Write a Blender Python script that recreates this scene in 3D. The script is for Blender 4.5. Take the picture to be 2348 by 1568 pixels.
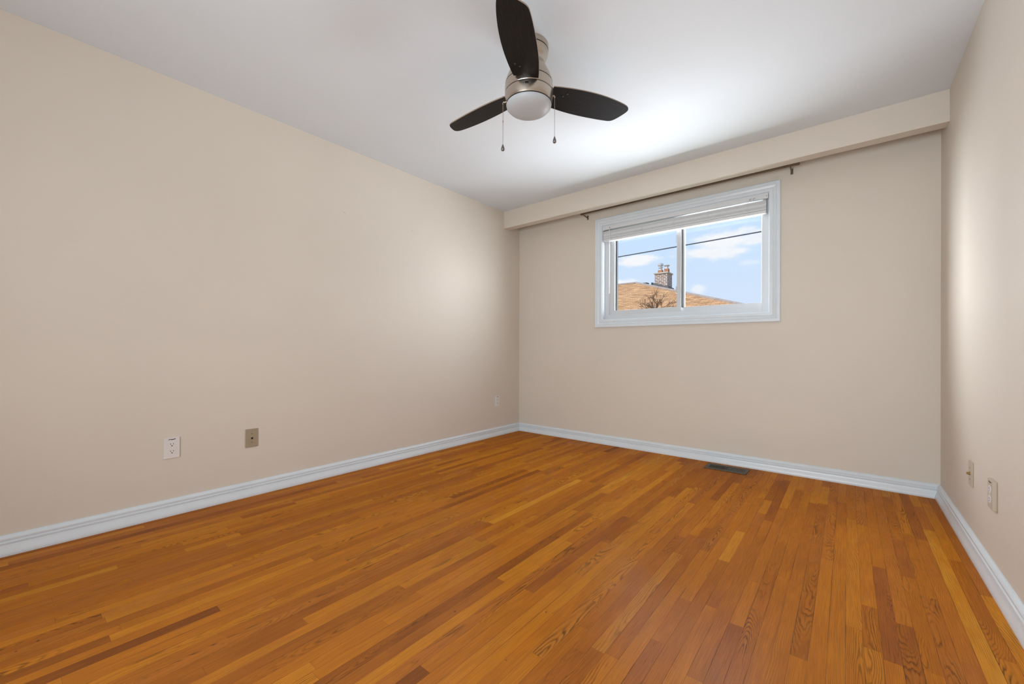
import bpy, bmesh, math, random
from mathutils import Vector, Matrix

# ------------------------------------------------------------------ reset
for o in list(bpy.data.objects):
    bpy.data.objects.remove(o, do_unlink=True)
S = bpy.context.scene
C = S.collection
random.seed(7)

W, H = 3.3787, 2.44            # room width (x) and ceiling height
YF = -5.40                     # wall behind the camera
VY, VH, VT = -0.278, 0.185, 0.088   # valance front, drop, thickness

# ------------------------------------------------------------------ camera
cam_d = bpy.data.cameras.new('camera'); cam = bpy.data.objects.new('camera', cam_d)
C.objects.link(cam); S.camera = cam
F_PX = 938.53
cam_d.sensor_fit = 'HORIZONTAL'; cam_d.sensor_width = 36.0
cam_d.lens = F_PX * 36.0 / 2348.0
cam_d.shift_y = 15.27 / 2348.0
cam_d.clip_start = 0.02; cam_d.clip_end = 500
fw = Vector((-0.63380846, 0.77348925, 0.00110468))
rt = Vector((0.77348791, 0.63380271, 0.00325218))
up = Vector((-0.00181537, -0.00291572, 0.9999941))
m = Matrix.Identity(4)
for i in range(3):
    m[i][0] = rt[i]; m[i][1] = up[i]; m[i][2] = -fw[i]
m.translation = Vector((2.92453933, -3.69925122, 0.93172164))
cam.matrix_world = m

# ------------------------------------------------------------------ colour management
S.view_settings.view_transform = 'Standard'
S.view_settings.look = 'None'
S.view_settings.exposure = 0.11
S.view_settings.gamma = 1.0
S.view_settings.use_curve_mapping = False

# ------------------------------------------------------------------ node helpers
class NT:
    def __init__(self, tree):
        self.t = tree; self.n = tree.nodes; self.l = tree.links
    def new(self, kind, **kw):
        nd = self.n.new(kind)
        for k, v in kw.items():
            setattr(nd, k, v)
        return nd
    def put(self, sock, v):
        if v is None: return
        if isinstance(v, bpy.types.NodeSocket): self.l.new(v, sock)
        else: sock.default_value = v
    def math(self, op, a, b=None, c=None, clamp=False):
        nd = self.new('ShaderNodeMath', operation=op); nd.use_clamp = clamp
        self.put(nd.inputs[0], a); self.put(nd.inputs[1], b)
        if c is not None: self.put(nd.inputs[2], c)
        return nd.outputs[0]
    def vmath(self, op, a, b=None):
        nd = self.new('ShaderNodeVectorMath', operation=op)
        self.put(nd.inputs[0], a); self.put(nd.inputs[1], b)
        return nd.outputs[0]
    def comb(self, x, y, z):
        nd = self.new('ShaderNodeCombineXYZ')
        for i, v in enumerate((x, y, z)): self.put(nd.inputs[i], v)
        return nd.outputs[0]
    def sep(self, v):
        nd = self.new('ShaderNodeSeparateXYZ'); self.put(nd.inputs[0], v)
        return nd.outputs
    def noise(self, vec, scale=1.0, detail=2.0, rough=0.5):
        nd = self.new('ShaderNodeTexNoise'); self.put(nd.inputs['Vector'], vec)
        nd.inputs['Scale'].default_value = scale; nd.inputs['Detail'].default_value = detail
        nd.inputs['Roughness'].default_value = rough
        return nd.outputs['Fac']
    def smooth(self, v, a, b, to0=0.0, to1=1.0):
        nd = self.new('ShaderNodeMapRange', interpolation_type='SMOOTHSTEP')
        self.put(nd.inputs[0], v)
        for i, x in zip((1, 2, 3, 4), (a, b, to0, to1)): self.put(nd.inputs[i], x)
        return nd.outputs[0]
    def ramp(self, fac, stops):
        nd = self.new('ShaderNodeValToRGB'); e = nd.color_ramp.elements
        while len(e) < len(stops): e.new(0.5)
        for el, (p, c) in zip(e, stops):
            el.position = p; el.color = (*c, 1)
        self.put(nd.inputs[0], fac)
        return nd.outputs[0]
    def mix(self, fac, a, b, mode='MIX'):
        nd = self.new('ShaderNodeMix', data_type='RGBA', blend_type=mode)
        self.put(nd.inputs[0], fac); self.put(nd.inputs[6], a); self.put(nd.inputs[7], b)
        return nd.outputs[2]
    def bump(self, height, strength=0.2, dist=0.001):
        nd = self.new('ShaderNodeBump'); nd.inputs['Strength'].default_value = strength
        nd.inputs['Distance'].default_value = dist
        self.put(nd.inputs['Height'], height)
        return nd.outputs[0]

def lin(r, g, b):
    f = lambda v: (v/255/12.92) if v/255 <= 0.04045 else ((v/255+0.055)/1.055)**2.4
    return (f(r), f(g), f(b))

def mat(name, color=(0.8, 0.8, 0.8), rough=0.5, metal=0.0, spec=0.5, noise=0.0, nscale=40.0, bump=0.0, bscale=200.0):
    mt = bpy.data.materials.new(name); mt.use_nodes = True
    t = NT(mt.node_tree); b = mt.node_tree.nodes['Principled BSDF']
    b.inputs['Roughness'].default_value = rough; b.inputs['Metallic'].default_value = metal
    b.inputs['Specular IOR Level'].default_value = spec
    b.inputs['Base Color'].default_value = (*color, 1)
    tc = t.new('ShaderNodeTexCoord').outputs['Object']
    if noise > 0:
        f = t.noise(tc, nscale, 3)
        k = t.smooth(f, 0.25, 0.75, 1 - noise, 1 + noise)
        mx = t.vmath('SCALE', (*color,)); mx.node.inputs['Scale'].default_value = 1
        t.put(mx.node.inputs['Scale'], k)
        t.put(b.inputs['Base Color'], mx)
    if bump > 0:
        t.put(b.inputs['Normal'], t.bump(t.noise(tc, bscale, 2), bump, 0.0006))
    return mt

# ------------------------------------------------------------------ sky (world)
wd = bpy.data.worlds.new('sky'); S.world = wd; wd.use_nodes = True
t = NT(wd.node_tree)
for nd in list(t.n): t.n.remove(nd)
g = t.new('ShaderNodeTexCoord').outputs['Generated']
gx, gy, gz = t.sep(g)
az = t.math('MULTIPLY', t.math('ARCTAN2', gx, gy), 57.2958)
el = t.math('MULTIPLY', t.math('ARCSINE', gz), 57.2958)
blue = t.ramp(t.smooth(el, 4.0, 45.0), [(0.0, (0.660, 0.800, 1.0)), (0.10, (0.610, 0.780, 1.0)), (0.33, (0.520, 0.735, 1.0)), (1.0, (0.30, 0.52, 0.95))])
n1 = t.noise(t.comb(t.math('MULTIPLY', az, 0.16), t.math('MULTIPLY', el, 0.42), 3.7), 1.6, 6, 0.6)
n2 = t.noise(t.comb(t.math('MULTIPLY', az, 0.5), t.math('MULTIPLY', el, 0.9), 8.1), 1.7, 4, 0.55)
dens = None
for (a0, e0, wa, we, k) in ((-11.9, 13.3, 4.2, 1.5, 1.0), (-13.2, 12.0, 4.8, 1.0, 0.95), (-9.0, 13.1, 2.8, 1.1, 0.85),
                            (-22.6, 11.7, 3.6, 0.8, 1.0), (-24.4, 8.9, 2.2, 0.6, 0.9), (-14.9, 7.6, 1.0, 0.7, 0.7),
                            (-9.3, 10.5, 1.3, 0.35, 0.35), (14.0, 16.0, 9.0, 2.2, 1.0), (-48.0, 13.0, 8.0, 2.0, 1.0), (3.0, 9.0, 7.0, 1.3, 0.8)):
    dx = t.math('DIVIDE', t.math('SUBTRACT', az, a0), wa)
    dy = t.math('DIVIDE', t.math('SUBTRACT', el, e0), we)
    d = t.math('SQRT', t.math('ADD', t.math('MULTIPLY', dx, dx), t.math('MULTIPLY', dy, dy)))
    d = t.math('ADD', d, t.math('MULTIPLY', t.math('SUBTRACT', n1, 0.5), 1.5))
    d = t.math('ADD', d, t.math('MULTIPLY', t.math('SUBTRACT', n2, 0.5), 0.9))
    s = t.smooth(d, 0.35, 1.15, k, 0.0)
    dens = s if dens is None else t.math('MAXIMUM', dens, s)
skyc = t.mix(dens, blue, (0.93, 0.95, 0.985, 1))
below = t.smooth(el, -2.0, 1.0)
skyc = t.mix(below, (0.42, 0.40, 0.36, 1), skyc)
bg = t.new('ShaderNodeBackground'); t.put(bg.inputs[0], skyc); bg.inputs[1].default_value = 0.94
out = t.new('ShaderNodeOutputWorld'); t.l.new(bg.outputs[0], out.inputs[0])

# ------------------------------------------------------------------ lights
def area(name, loc, target, sx, sy, power, color=(1, 1, 1), spread=180):
    d = bpy.data.lights.new(name, 'AREA'); d.shape = 'RECTANGLE'; d.size = sx; d.size_y = sy
    d.energy = power; d.color = color; d.spread = math.radians(spread)
    o = bpy.data.objects.new(name, d); C.objects.link(o); o.location = loc
    o.rotation_euler = (Vector(target) - Vector(loc)).to_track_quat('-Z', 'Y').to_euler()
    return o
sd = bpy.data.lights.new('sun', 'SUN'); sd.energy = 3.4; sd.angle = math.radians(0.6); sd.color = (1.0, 0.95, 0.87)
so = bpy.data.objects.new('sun', sd); C.objects.link(so)
so.rotation_euler = Vector((0.50, 0.62, -0.60)).to_track_quat('-Z', 'Y').to_euler()
so.location = (0, -8, 9)
# fill lamps added out of view below, beside and above the window to boost daylight
WINDOW_FILL = (0.885, 0.945, 1.0)
FILL = (0.84, 0.935, 1.0)
area('added_low_window_fill', (1.75, 3.30, -0.36), (1.75, -0.30, 2.0), 6.0, 2.4, 860, WINDOW_FILL)
area('added_east_window_fill', (3.50, 1.05, 1.70), (1.80, 0.05, 1.70), 1.9, 1.6, 200, WINDOW_FILL)
area('added_west_window_fill', (-0.25, 0.98, 2.25), (1.45, -0.02, 1.66), 1.6, 1.6, 360, WINDOW_FILL)
area('added_high_window_fill', (1.75, 1.0, 3.2), (1.75, -0.4, 0.9), 3.0, 1.0, 45, WINDOW_FILL)
# unseen fill lamps added behind the camera to brighten the room
area('added_rear_fill', (2.35, -5.2, 0.90), (2.15, 0.0, 1.1), 1.9, 1.6, 45, FILL, 134)
area('added_ceiling_fill', (2.2, -4.7, 1.3), (2.1, -3.6, 2.44), 1.0, 0.6, 12, FILL)  # added upward fill for the ceiling, no such source in the room

# ------------------------------------------------------------------ mesh helpers
def obj(name, bm, material, parent=None, smooth=False, label=None):
    me = bpy.data.meshes.new(name); bm.normal_update(); bm.to_mesh(me); bm.free()
    for mt in (material if isinstance(material, (list, tuple)) else [material]):
        me.materials.append(mt)
    if smooth:
        for p in me.polygons: p.use_smooth = True
    o = bpy.data.objects.new(name, me); C.objects.link(o)
    if parent:
        o.parent = parent
        # keep geometry written in world space: undo the parent's transform
        o.matrix_parent_inverse = parent_world(parent).inverted()
    if label: o['label'] = label
    return o

def parent_world(o):
    mw = Matrix.LocRotScale(o.location, o.rotation_euler, o.scale)
    return mw if not o.parent else parent_world(o.parent) @ o.matrix_parent_inverse @ mw

def thing(name, label, cat, loc=(0, 0, 0), group=None):
    o = bpy.data.objects.new(name, None); C.objects.link(o); o.location = loc
    o.empty_display_size = 0.1
    o['label'] = label; o['category'] = cat
    if group: o['group'] = group
    return o

def tag(o, label, cat, group=None):
    o['label'] = label; o['category'] = cat
    if group: o['group'] = group
    return o

def struct(o):
    o['kind'] = 'structure'; return o

def box(bm, x0, x1, y0, y1, z0, z1, bev=0.0, seg=2, mi=0):
    r = bmesh.ops.create_cube(bm, size=1.0)
    vs = r['verts']
    for v in vs:
        v.co = Vector(((x0 + x1)/2 + v.co.x*(x1 - x0), (y0 + y1)/2 + v.co.y*(y1 - y0), (z0 + z1)/2 + v.co.z*(z1 - z0)))
    fs = set(f for v in vs for f in v.link_faces)
    for f in fs: f.material_index = mi
    if bev > 0:
        es = set(e for v in vs for e in v.link_edges)
        bmesh.ops.bevel(bm, geom=list(es), offset=bev, segments=seg, profile=0.6, affect='EDGES')
    return vs

def tube(bm, pts, r, seg=10, cap=True):
    pts = [Vector(p) for p in pts]
    rs = r if isinstance(r, (list, tuple)) else [r]*len(pts)
    rings = []
    prev = None
    for i, p in enumerate(pts):
        d = (pts[min(i+1, len(pts)-1)] - pts[max(i-1, 0)]).normalized()
        if prev is None:
            a = d.orthogonal().normalized()
        else:
            a = (prev - d*prev.dot(d))
            a = a.normalized() if a.length > 1e-6 else d.orthogonal().normalized()
        prev = a; b = d.cross(a)
        rings.append([bm.verts.new(p + (a*math.cos(2*math.pi*k/seg) + b*math.sin(2*math.pi*k/seg))*rs[i]) for k in range(seg)])
    for i in range(len(rings)-1):
        for k in range(seg):
            bm.faces.new((rings[i][k], rings[i][(k+1) % seg], rings[i+1][(k+1) % seg], rings[i+1][k]))
    if cap:
        bm.faces.new(list(reversed(rings[0]))); bm.faces.new(rings[-1])

def lathe(bm, prof, origin, axis=(0, 0, 1), seg=48):
    """prof = [(radius, height)], revolved about axis through origin"""
    ax = Vector(axis).normalized(); a = ax.orthogonal().normalized(); b = ax.cross(a); o = Vector(origin)
    rings = []
    for (r, h) in prof:
        if r < 1e-6: rings.append([bm.verts.new(o + ax*h)])
        else: rings.append([bm.verts.new(o + ax*h + (a*math.cos(2*math.pi*k/seg) + b*math.sin(2*math.pi*k/seg))*r) for k in range(seg)])
    for i in range(len(rings)-1):
        p, q = rings[i], rings[i+1]
        for k in range(seg):
            k2 = (k+1) % seg
            if len(p) == 1 and len(q) == 1: continue
            if len(p) == 1: bm.faces.new((p[0], q[k2], q[k]))
            elif len(q) == 1: bm.faces.new((p[k], p[k2], q[0]))
            else: bm.faces.new((p[k], p[k2], q[k2], q[k]))
    bmesh.ops.recalc_face_normals(bm, faces=bm.faces[:])

def prism(bm, poly, d0, d1, axis, mi=0):
    """extrude a 2-D polygon; axis 'x' -> (y,z) poly, 'y' -> (x,z), 'z' -> (x,y)"""
    def P(a, b, d):
        return {'x': (d, a, b), 'y': (a, d, b), 'z': (a, b, d)}[axis]
    A = [bm.verts.new(P(a, b, d0)) for a, b in poly]; B = [bm.verts.new(P(a, b, d1)) for a, b in poly]
    n = len(poly); fs = []
    for k in range(n): fs.append(bm.faces.new((A[k], A[(k+1) % n], B[(k+1) % n], B[k])))
    fs.append(bm.faces.new(A)); fs.append(bm.faces.new(B))
    for f in fs: f.material_index = mi
    bmesh.ops.recalc_face_normals(bm, faces=fs)
    return fs

def shade_auto(o, ang=35):
    me = o.data
    bm = bmesh.new(); bm.from_mesh(me)
    for f in bm.faces: f.smooth = True
    for e in bm.edges:
        if len(e.link_faces) == 2 and e.calc_face_angle(0) > math.radians(ang): e.smooth = False
    bm.to_mesh(me); bm.free()
    return o

# ------------------------------------------------------------------ materials
M = {}
def wall_paint(name, col, rough=0.55):
    mt = bpy.data.materials.new(name); mt.use_nodes = True
    t = NT(mt.node_tree); b = mt.node_tree.nodes['Principled BSDF']
    tc = t.new('ShaderNodeTexCoord').outputs['Object']
    big = t.noise(tc, 1.3, 3)
    k = t.smooth(big, 0.3, 0.7, 0.985, 1.015)
    v = t.vmath('SCALE', col); t.put(v.node.inputs['Scale'], k)
    t.put(b.inputs['Base Color'], v)
    b.inputs['Roughness'].default_value = rough; b.inputs['Specular IOR Level'].default_value = 0.35
    t.put(b.inputs['Normal'], t.bump(t.noise(tc, 320, 3), 0.06, 0.001))
    return mt
M['wall'] = wall_paint('beige_wall_paint', (0.685, 0.615, 0.532))
M['ceil'] = wall_paint('white_ceiling_paint', (0.74, 0.79, 0.835), 0.8)
M['scuff'] = mat('scuffed_paint', (0.42, 0.37, 0.31), 0.7)
M['trim'] = mat('white_trim_paint', (0.70, 0.75, 0.79), 0.32, noise=0.015, nscale=12, bump=0.05, bscale=90)
M['vinyl'] = mat('white_vinyl', (0.62, 0.635, 0.65), 0.4)
M['slat'] = mat('white_blind_slat', (0.70, 0.71, 0.715), 0.5)
M['gasket_and_gap'] = mat('black_gasket_and_gap', (0.012, 0.013, 0.016), 0.6)
M['plate_white'] = mat('white_plastic_plate', (0.74, 0.71, 0.68), 0.3)
M['plate_beige'] = mat('beige_plastic_plate', (0.36, 0.29, 0.20), 0.35)
M['plate_almond'] = mat('almond_plastic_plate', (0.50, 0.42, 0.32), 0.35)
M['dark'] = mat('dark_slot', (0.012, 0.010, 0.008), 0.6)
M['brass'] = mat('brass_connector', (0.36, 0.23, 0.07), 0.3, metal=1.0)
M['bronze'] = mat('dark_bronze_metal', (0.085, 0.062, 0.038), 0.5, metal=0.15, spec=0.3)
M['rod'] = mat('brown_metal_rod', (0.16, 0.115, 0.075), 0.4, metal=0.5)
M['nickel'] = mat('brushed_nickel', (0.55, 0.47, 0.395), 0.27, metal=1.0, bump=0.03, bscale=500)
M['nickel_dark'] = mat('dark_seam', (0.03, 0.025, 0.02), 0.5, metal=0.4)
M['opal'] = mat('opal_glass', (0.48, 0.50, 0.52), 0.4, spec=0.3)
M['edge'] = mat('blade_edge_band', (0.30, 0.22, 0.16), 0.4)
M['screw'] = mat('dull_screw', (0.20, 0.19, 0.18), 0.45, metal=0.7)
M['darkscrew'] = mat('dark_screw', (0.05, 0.048, 0.045), 0.45, metal=0.5)
M['clear'] = mat('clear_plastic_wand', (0.80, 0.82, 0.83), 0.15)

# fan blade: dark stained wood grain running along the blade
mt = bpy.data.materials.new('dark_blade_wood'); mt.use_nodes = True
t = NT(mt.node_tree); b = mt.node_tree.nodes['Principled BSDF']
uv = t.new('ShaderNodeUVMap', uv_map='loc').outputs[0]
ux, uy, _ = t.sep(uv)
gr = t.noise(t.comb(t.math('MULTIPLY', ux, 9), t.math('MULTIPLY', uy, 240), 0), 1.0, 5, 0.65)
t.put(b.inputs['Base Color'], t.ramp(gr, [(0.30, (0.004, 0.0035, 0.003)), (0.58, (0.013, 0.010, 0.009)), (0.78, (0.036, 0.027, 0.021))]))
b.inputs['Roughness'].default_value = 0.5; b.inputs['Specular IOR Level'].default_value = 0.15
t.put(b.inputs['Normal'], t.bump(gr, 0.15, 0.0005))
M['blade'] = mt

# window glass: clear, thin
mt = bpy.data.materials.new('window_glass'); mt.use_nodes = True
t = NT(mt.node_tree)
for nd in list(t.n): t.n.remove(nd)
fr = t.new('ShaderNodeFresnel'); fr.inputs[0].default_value = 1.45
tr = t.new('ShaderNodeBsdfTransparent'); gl = t.new('ShaderNodeBsdfGlossy'); gl.inputs['Roughness'].default_value = 0.02
bk = t.new('ShaderNodeNewGeometry').outputs['Backfacing']
ms = t.new('ShaderNodeMixShader'); t.put(ms.inputs[0], t.math('MULTIPLY', fr.outputs[0], t.math('SUBTRACT', 1.0, bk))); t.l.new(tr.outputs[0], ms.inputs[1]); t.l.new(gl.outputs[0], ms.inputs[2])
om = t.new('ShaderNodeOutputMaterial'); t.l.new(ms.outputs[0], om.inputs[0])
M['glass'] = mt

# oak strip flooring
mt = bpy.data.materials.new('oak_strip_floor'); mt.use_nodes = True
t = NT(mt.node_tree); b = mt.node_tree.nodes['Principled BSDF']
loc = t.new('ShaderNodeUVMap', uv_map='loc').outputs[0]
ext = t.new('ShaderNodeUVMap', uv_map='ext').outputs[0]
col = t.new('ShaderNodeAttribute', attribute_name='rnd')
r1, r2, r3 = t.sep(col.outputs['Vector'])
r4 = col.outputs['Alpha']
u, v, _ = t.sep(loc); hw, hl, _ = t.sep(ext)
seed = t.math('MULTIPLY', r1, 173.0)
wv1 = t.noise(t.comb(t.math('MULTIPLY', u, 8.0), t.math('MULTIPLY', v, 1.9), seed), 1.0, 2, 0.5)
wv2 = t.noise(t.comb(t.math('MULTIPLY', u, 60.0), t.math('MULTIPLY', v, 6.5), seed), 1.0, 3, 0.55)
warp = t.math('ADD', t.math('MULTIPLY', t.math('SUBTRACT', wv1, 0.5), 0.066), t.math('MULTIPLY', t.math('SUBTRACT', wv2, 0.5), 0.009))
# growth rings of a log cut by the board plane: u0 = offset from the pith, h = depth that drifts along the board
u0 = t.math('MULTIPLY', t.math('SUBTRACT', r2, 0.5), 0.17)
h0 = t.math('ADD', 0.012, t.math('MULTIPLY', r3, 0.030))
slope = t.math('MULTIPLY', t.math('SUBTRACT', r4, 0.5), 0.14)
uu = t.math('SUBTRACT', u, u0)
hh = t.math('ADD', t.math('ADD', h0, t.math('MULTIPLY', slope, v)), warp)
rho = t.math('SQRT', t.math('ADD', t.math('MULTIPLY', uu, uu), t.math('MULTIPLY', hh, hh)))
ringf = t.math('FRACT', t.math('DIVIDE', rho, t.math('ADD', 0.0024, t.math('MULTIPLY', r1, 0.0030))))
ring = t.math('MULTIPLY', t.smooth(ringf, 0.0, 0.42, 0.0, 1.0), t.smooth(ringf, 0.80, 1.0, 1.0, 0.0))
fine = t.noise(t.comb(t.math('MULTIPLY', u, 700.0), t.math('MULTIPLY', v, 9.0), seed), 1.0, 3, 0.6)
blot = t.noise(t.comb(t.math('MULTIPLY', u, 16.0), t.math('MULTIPLY', v, 3.0), seed), 1.0, 3, 0.55)
tone = t.math('ADD', r1, t.math('MULTIPLY', t.math('SUBTRACT', blot, 0.5), 0.60))
base = t.ramp(tone, [(0.0, (0.26, 0.067, 0.004)), (0.18, (0.400, 0.112, 0.005)), (0.55, (0.560, 0.175, 0.006)), (0.85, (0.640, 0.228, 0.009)), (1.0, (0.710, 0.290, 0.020))])
base = t.mix(t.math('MULTIPLY', t.smooth(r3, 0.70, 1.0), 0.35), base, (0.40, 0.115, 0.022, 1))
cathedral = t.smooth(t.math('ABSOLUTE', u0), 0.012, 0.060, 1.0, 0.0)      # flat-sawn boards show their figure strongest
patchy = t.smooth(t.noise(t.comb(t.math('MULTIPLY', u, 30.0), t.math('MULTIPLY', v, 4.0), seed), 1.0, 2, 0.5), 0.30, 0.66)
k_ring = t.math('MULTIPLY', t.math('MULTIPLY', t.math('SUBTRACT', 1.0, ring), patchy), t.math('ADD', t.math('ADD', 0.18, t.math('MULTIPLY', cathedral, 0.30)), t.math('MULTIPLY', r4, 0.22)))
grain = t.math('SUBTRACT', 1.0, k_ring)
grain = t.math('MULTIPLY', grain, t.smooth(fine, 0.30, 0.64, 0.76, 1.07))
colr = t.vmath('SCALE', base); t.put(colr.node.inputs['Scale'], grain)
eu = t.math('SUBTRACT', hw, t.math('ABSOLUTE', u)); ev = t.math('SUBTRACT', hl, t.math('ABSOLUTE', v))
wob = t.noise(t.comb(t.math('MULTIPLY', v, 3.0), seed, 0.0), 1.0, 2)
gapw = t.smooth(wob, 0.42, 0.68, 0.0004, 0.0018)
seam = t.math('MULTIPLY', t.smooth(eu, 0.0, gapw), t.smooth(ev, 0.0, 0.0007, 0.35, 1.0))
colr = t.mix(t.math('MULTIPLY', t.math('SUBTRACT', 1.0, seam), 0.88), colr, (0.045, 0.016, 0.004, 1))
# small nail heads / knots and worn patches
vor = t.new('ShaderNodeTexVoronoi'); vor.inputs['Scale'].default_value = 5.5
tco = t.new('ShaderNodeTexCoord').outputs['Object']
t.put(vor.inputs['Vector'], tco)
knot = t.smooth(vor.outputs['Distance'], 0.012, 0.030, 1.0, 0.0)
colr = t.mix(t.math('MULTIPLY', knot, 0.75), colr, (0.05, 0.018, 0.005, 1))
worn = t.smooth(t.noise(tco, 1.7, 3), 0.62, 0.80, 0.0, 0.10)
colr = t.mix(worn, colr, (0.52, 0.36, 0.26, 1))
t.put(b.inputs['Base Color'], colr)
rr = t.smooth(t.noise(tco, 3.1, 3), 0.3, 0.7, 0.20, 0.28)
b.inputs['Roughness'].default_value = 0.6; b.inputs['Specular IOR Level'].default_value = 0.0
hgt = seam
nrm_ = t.bump(hgt, 0.35, 0.0006)
t.put(b.inputs['Normal'], nrm_)
gl = t.new('ShaderNodeBsdfGlossy'); t.put(gl.inputs['Roughness'], rr); t.put(gl.inputs['Normal'], nrm_)
ms = t.new('ShaderNodeMixShader'); ms.inputs[0].default_value = 0.06
t.l.new(b.outputs[0], ms.inputs[1]); t.l.new(gl.outputs[0], ms.inputs[2])
t.l.new(ms.outputs[0], mt.node_tree.nodes['Material Output'].inputs[0])
M['floor'] = mt

# brick (chimney) and asphalt shingle roof
def brick_mat(name, c1, c2, mortar, bw, bh, ms, vert='z'):
    mt = bpy.data.materials.new(name); mt.use_nodes = True
    t = NT(mt.node_tree); b = mt.node_tree.nodes['Principled BSDF']
    uv = t.new('ShaderNodeUVMap', uv_map='loc').outputs[0]
    br = t.new('ShaderNodeTexBrick'); t.put(br.inputs['Vector'], uv)
    br.inputs['Color1'].default_value = (*c1, 1); br.inputs['Color2'].default_value = (*c2, 1); br.inputs['Mortar'].default_value = (*mortar, 1)
    br.inputs['Scale'].default_value = 1.0; br.inputs['Mortar Size'].default_value = ms
    br.inputs['Brick Width'].default_value = bw; br.inputs['Row Height'].default_value = bh
    nz = t.noise(uv, 9.0, 4)
    v = t.vmath('SCALE', br.outputs['Color']); t.put(v.node.inputs['Scale'], t.smooth(nz, 0.25, 0.75, 0.78, 1.2))
    t.put(b.inputs['Base Color'], v); b.inputs['Roughness'].default_value = 0.9
    return mt
M['brick'] = brick_mat('chimney_brick', (0.22, 0.13, 0.10), (0.34, 0.22, 0.17), (0.62, 0.58, 0.54), 0.215, 0.085, 0.016)
mt = bpy.data.materials.new('tan_shingles'); mt.use_nodes = True
t = NT(mt.node_tree); b = mt.node_tree.nodes['Principled BSDF']
uv = t.new('ShaderNodeUVMap', uv_map='loc').outputs[0]
br = t.new('ShaderNodeTexBrick')
wob = t.noise(uv, 1.6, 3)
ux, uy, _ = t.sep(uv)
t.put(br.inputs['Vector'], t.comb(ux, t.math('ADD', uy, t.math('MULTIPLY', wob, 0.16)), 0))
br.inputs['Color1'].default_value = (0.52, 0.285, 0.130, 1); br.inputs['Color2'].default_value = (0.66, 0.39, 0.20, 1); br.inputs['Mortar'].default_value = (0.34, 0.17, 0.075, 1)
br.inputs['Scale'].default_value = 1.0; br.inputs['Mortar Size'].default_value = 0.016
br.inputs['Brick Width'].default_value = 0.34; br.inputs['Row Height'].default_value = 0.135
br.inputs['Mortar Smooth'].default_value = 0.6
st = t.noise(t.comb(t.math('MULTIPLY', ux, 2.2), t.math('MULTIPLY', uy, 9.0), 0), 1.0, 4, 0.6)
v = t.vmath('SCALE', br.outputs['Color']); t.put(v.node.inputs['Scale'], t.smooth(st, 0.32, 0.68, 0.66, 1.28))
t.put(b.inputs['Base Color'], v); b.inputs['Roughness'].default_value = 0.92; b.inputs['Specular IOR Level'].default_value = 0.15
M['shingle'] = mt
M['ridge'] = mat('grey_ridge_cap', (0.36, 0.30, 0.26), 0.85, noise=0.15, nscale=8)
M['concrete'] = mat('chimney_crown_concrete', (0.52, 0.47, 0.41), 0.9, noise=0.15, nscale=9)
M['terracotta'] = mat('terracotta_flue', (0.45, 0.20, 0.095), 0.8, noise=0.15, nscale=14)
M['galv'] = mat('galvanised_metal', (0.66, 0.66, 0.66), 0.4, metal=0.6)
M['flash'] = mat('dark_lead_flashing', (0.11, 0.11, 0.115), 0.6)
M['pipe'] = mat('green_grey_pipe', (0.07, 0.14, 0.15), 0.6)
M['siding'] = mat('far_house_brick', (0.40, 0.27, 0.20), 0.9, noise=0.2, nscale=6)
M['bark'] = mat('brown_bark', (0.135, 0.075, 0.045), 0.9, noise=0.25, nscale=20)
M['bud'] = mat('brown_buds', (0.24, 0.115, 0.065), 0.9, noise=0.25, nscale=30)
M['wire'] = mat('dark_cable', (0.035, 0.05, 0.08), 0.5)
M['grass'] = mat('lawn', (0.20, 0.22, 0.12), 0.95, noise=0.25, nscale=3)

# ------------------------------------------------------------------ floor: oak strips laid towards the window wall
SW = 0.0440
bm = bmesh.new()
uvl = bm.loops.layers.uv.new('loc'); uve = bm.loops.layers.uv.new('ext'); cl = bm.loops.layers.float_color.new('rnd')
rf = random.Random(21)
x = 2.7456 - SW*63
while x < W + 0.02:
    xa, xb = max(x, -0.02), min(x + SW, W + 0.02)
    if xb - xa > 0.001:
        y = YF - rf.random()*0.9
        while y < 0.02:
            L = rf.choice((0.25, 0.4, 0.6, 0.8, 1.0, 1.25, 1.5))*rf.uniform(0.8, 1.15)
            ya, yb = max(y, YF - 0.02), min(y + L, 0.02)
            if yb - ya > 0.002:
                vs = [bm.verts.new(p) for p in ((xa, ya, 0), (xb, ya, 0), (xb, yb, 0), (xa, yb, 0))]
                f = bm.faces.new(vs)
                c = (min(1, max(0, rf.gauss(0.50, 0.185))), rf.random(), rf.random(), rf.random())
                for lp in f.loops:
                    lp[uvl].uv = (lp.vert.co.x - (x + SW/2), lp.vert.co.y - (y + L/2))
                    lp[uve].uv = (SW/2, L/2); lp[cl] = c
            y += L
    x += SW
struct(obj('floor', bm, M['floor']))
bm = bmesh.new(); box(bm, -0.15, W + 0.15, YF - 0.15, 0.15, -0.30, -0.004)
struct(obj('trim_2', bm, M['siding']))['label'] = 'floor slab under the boards'

# ------------------------------------------------------------------ room shell
OX0, OX1, OZ0, OZ1 = 1.047, 2.457, 1.222, 2.150     # window opening
bm = bmesh.new(); box(bm, -0.15, 0.0, YF - 0.15, 0.15, -0.3, H + 0.15)
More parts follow.
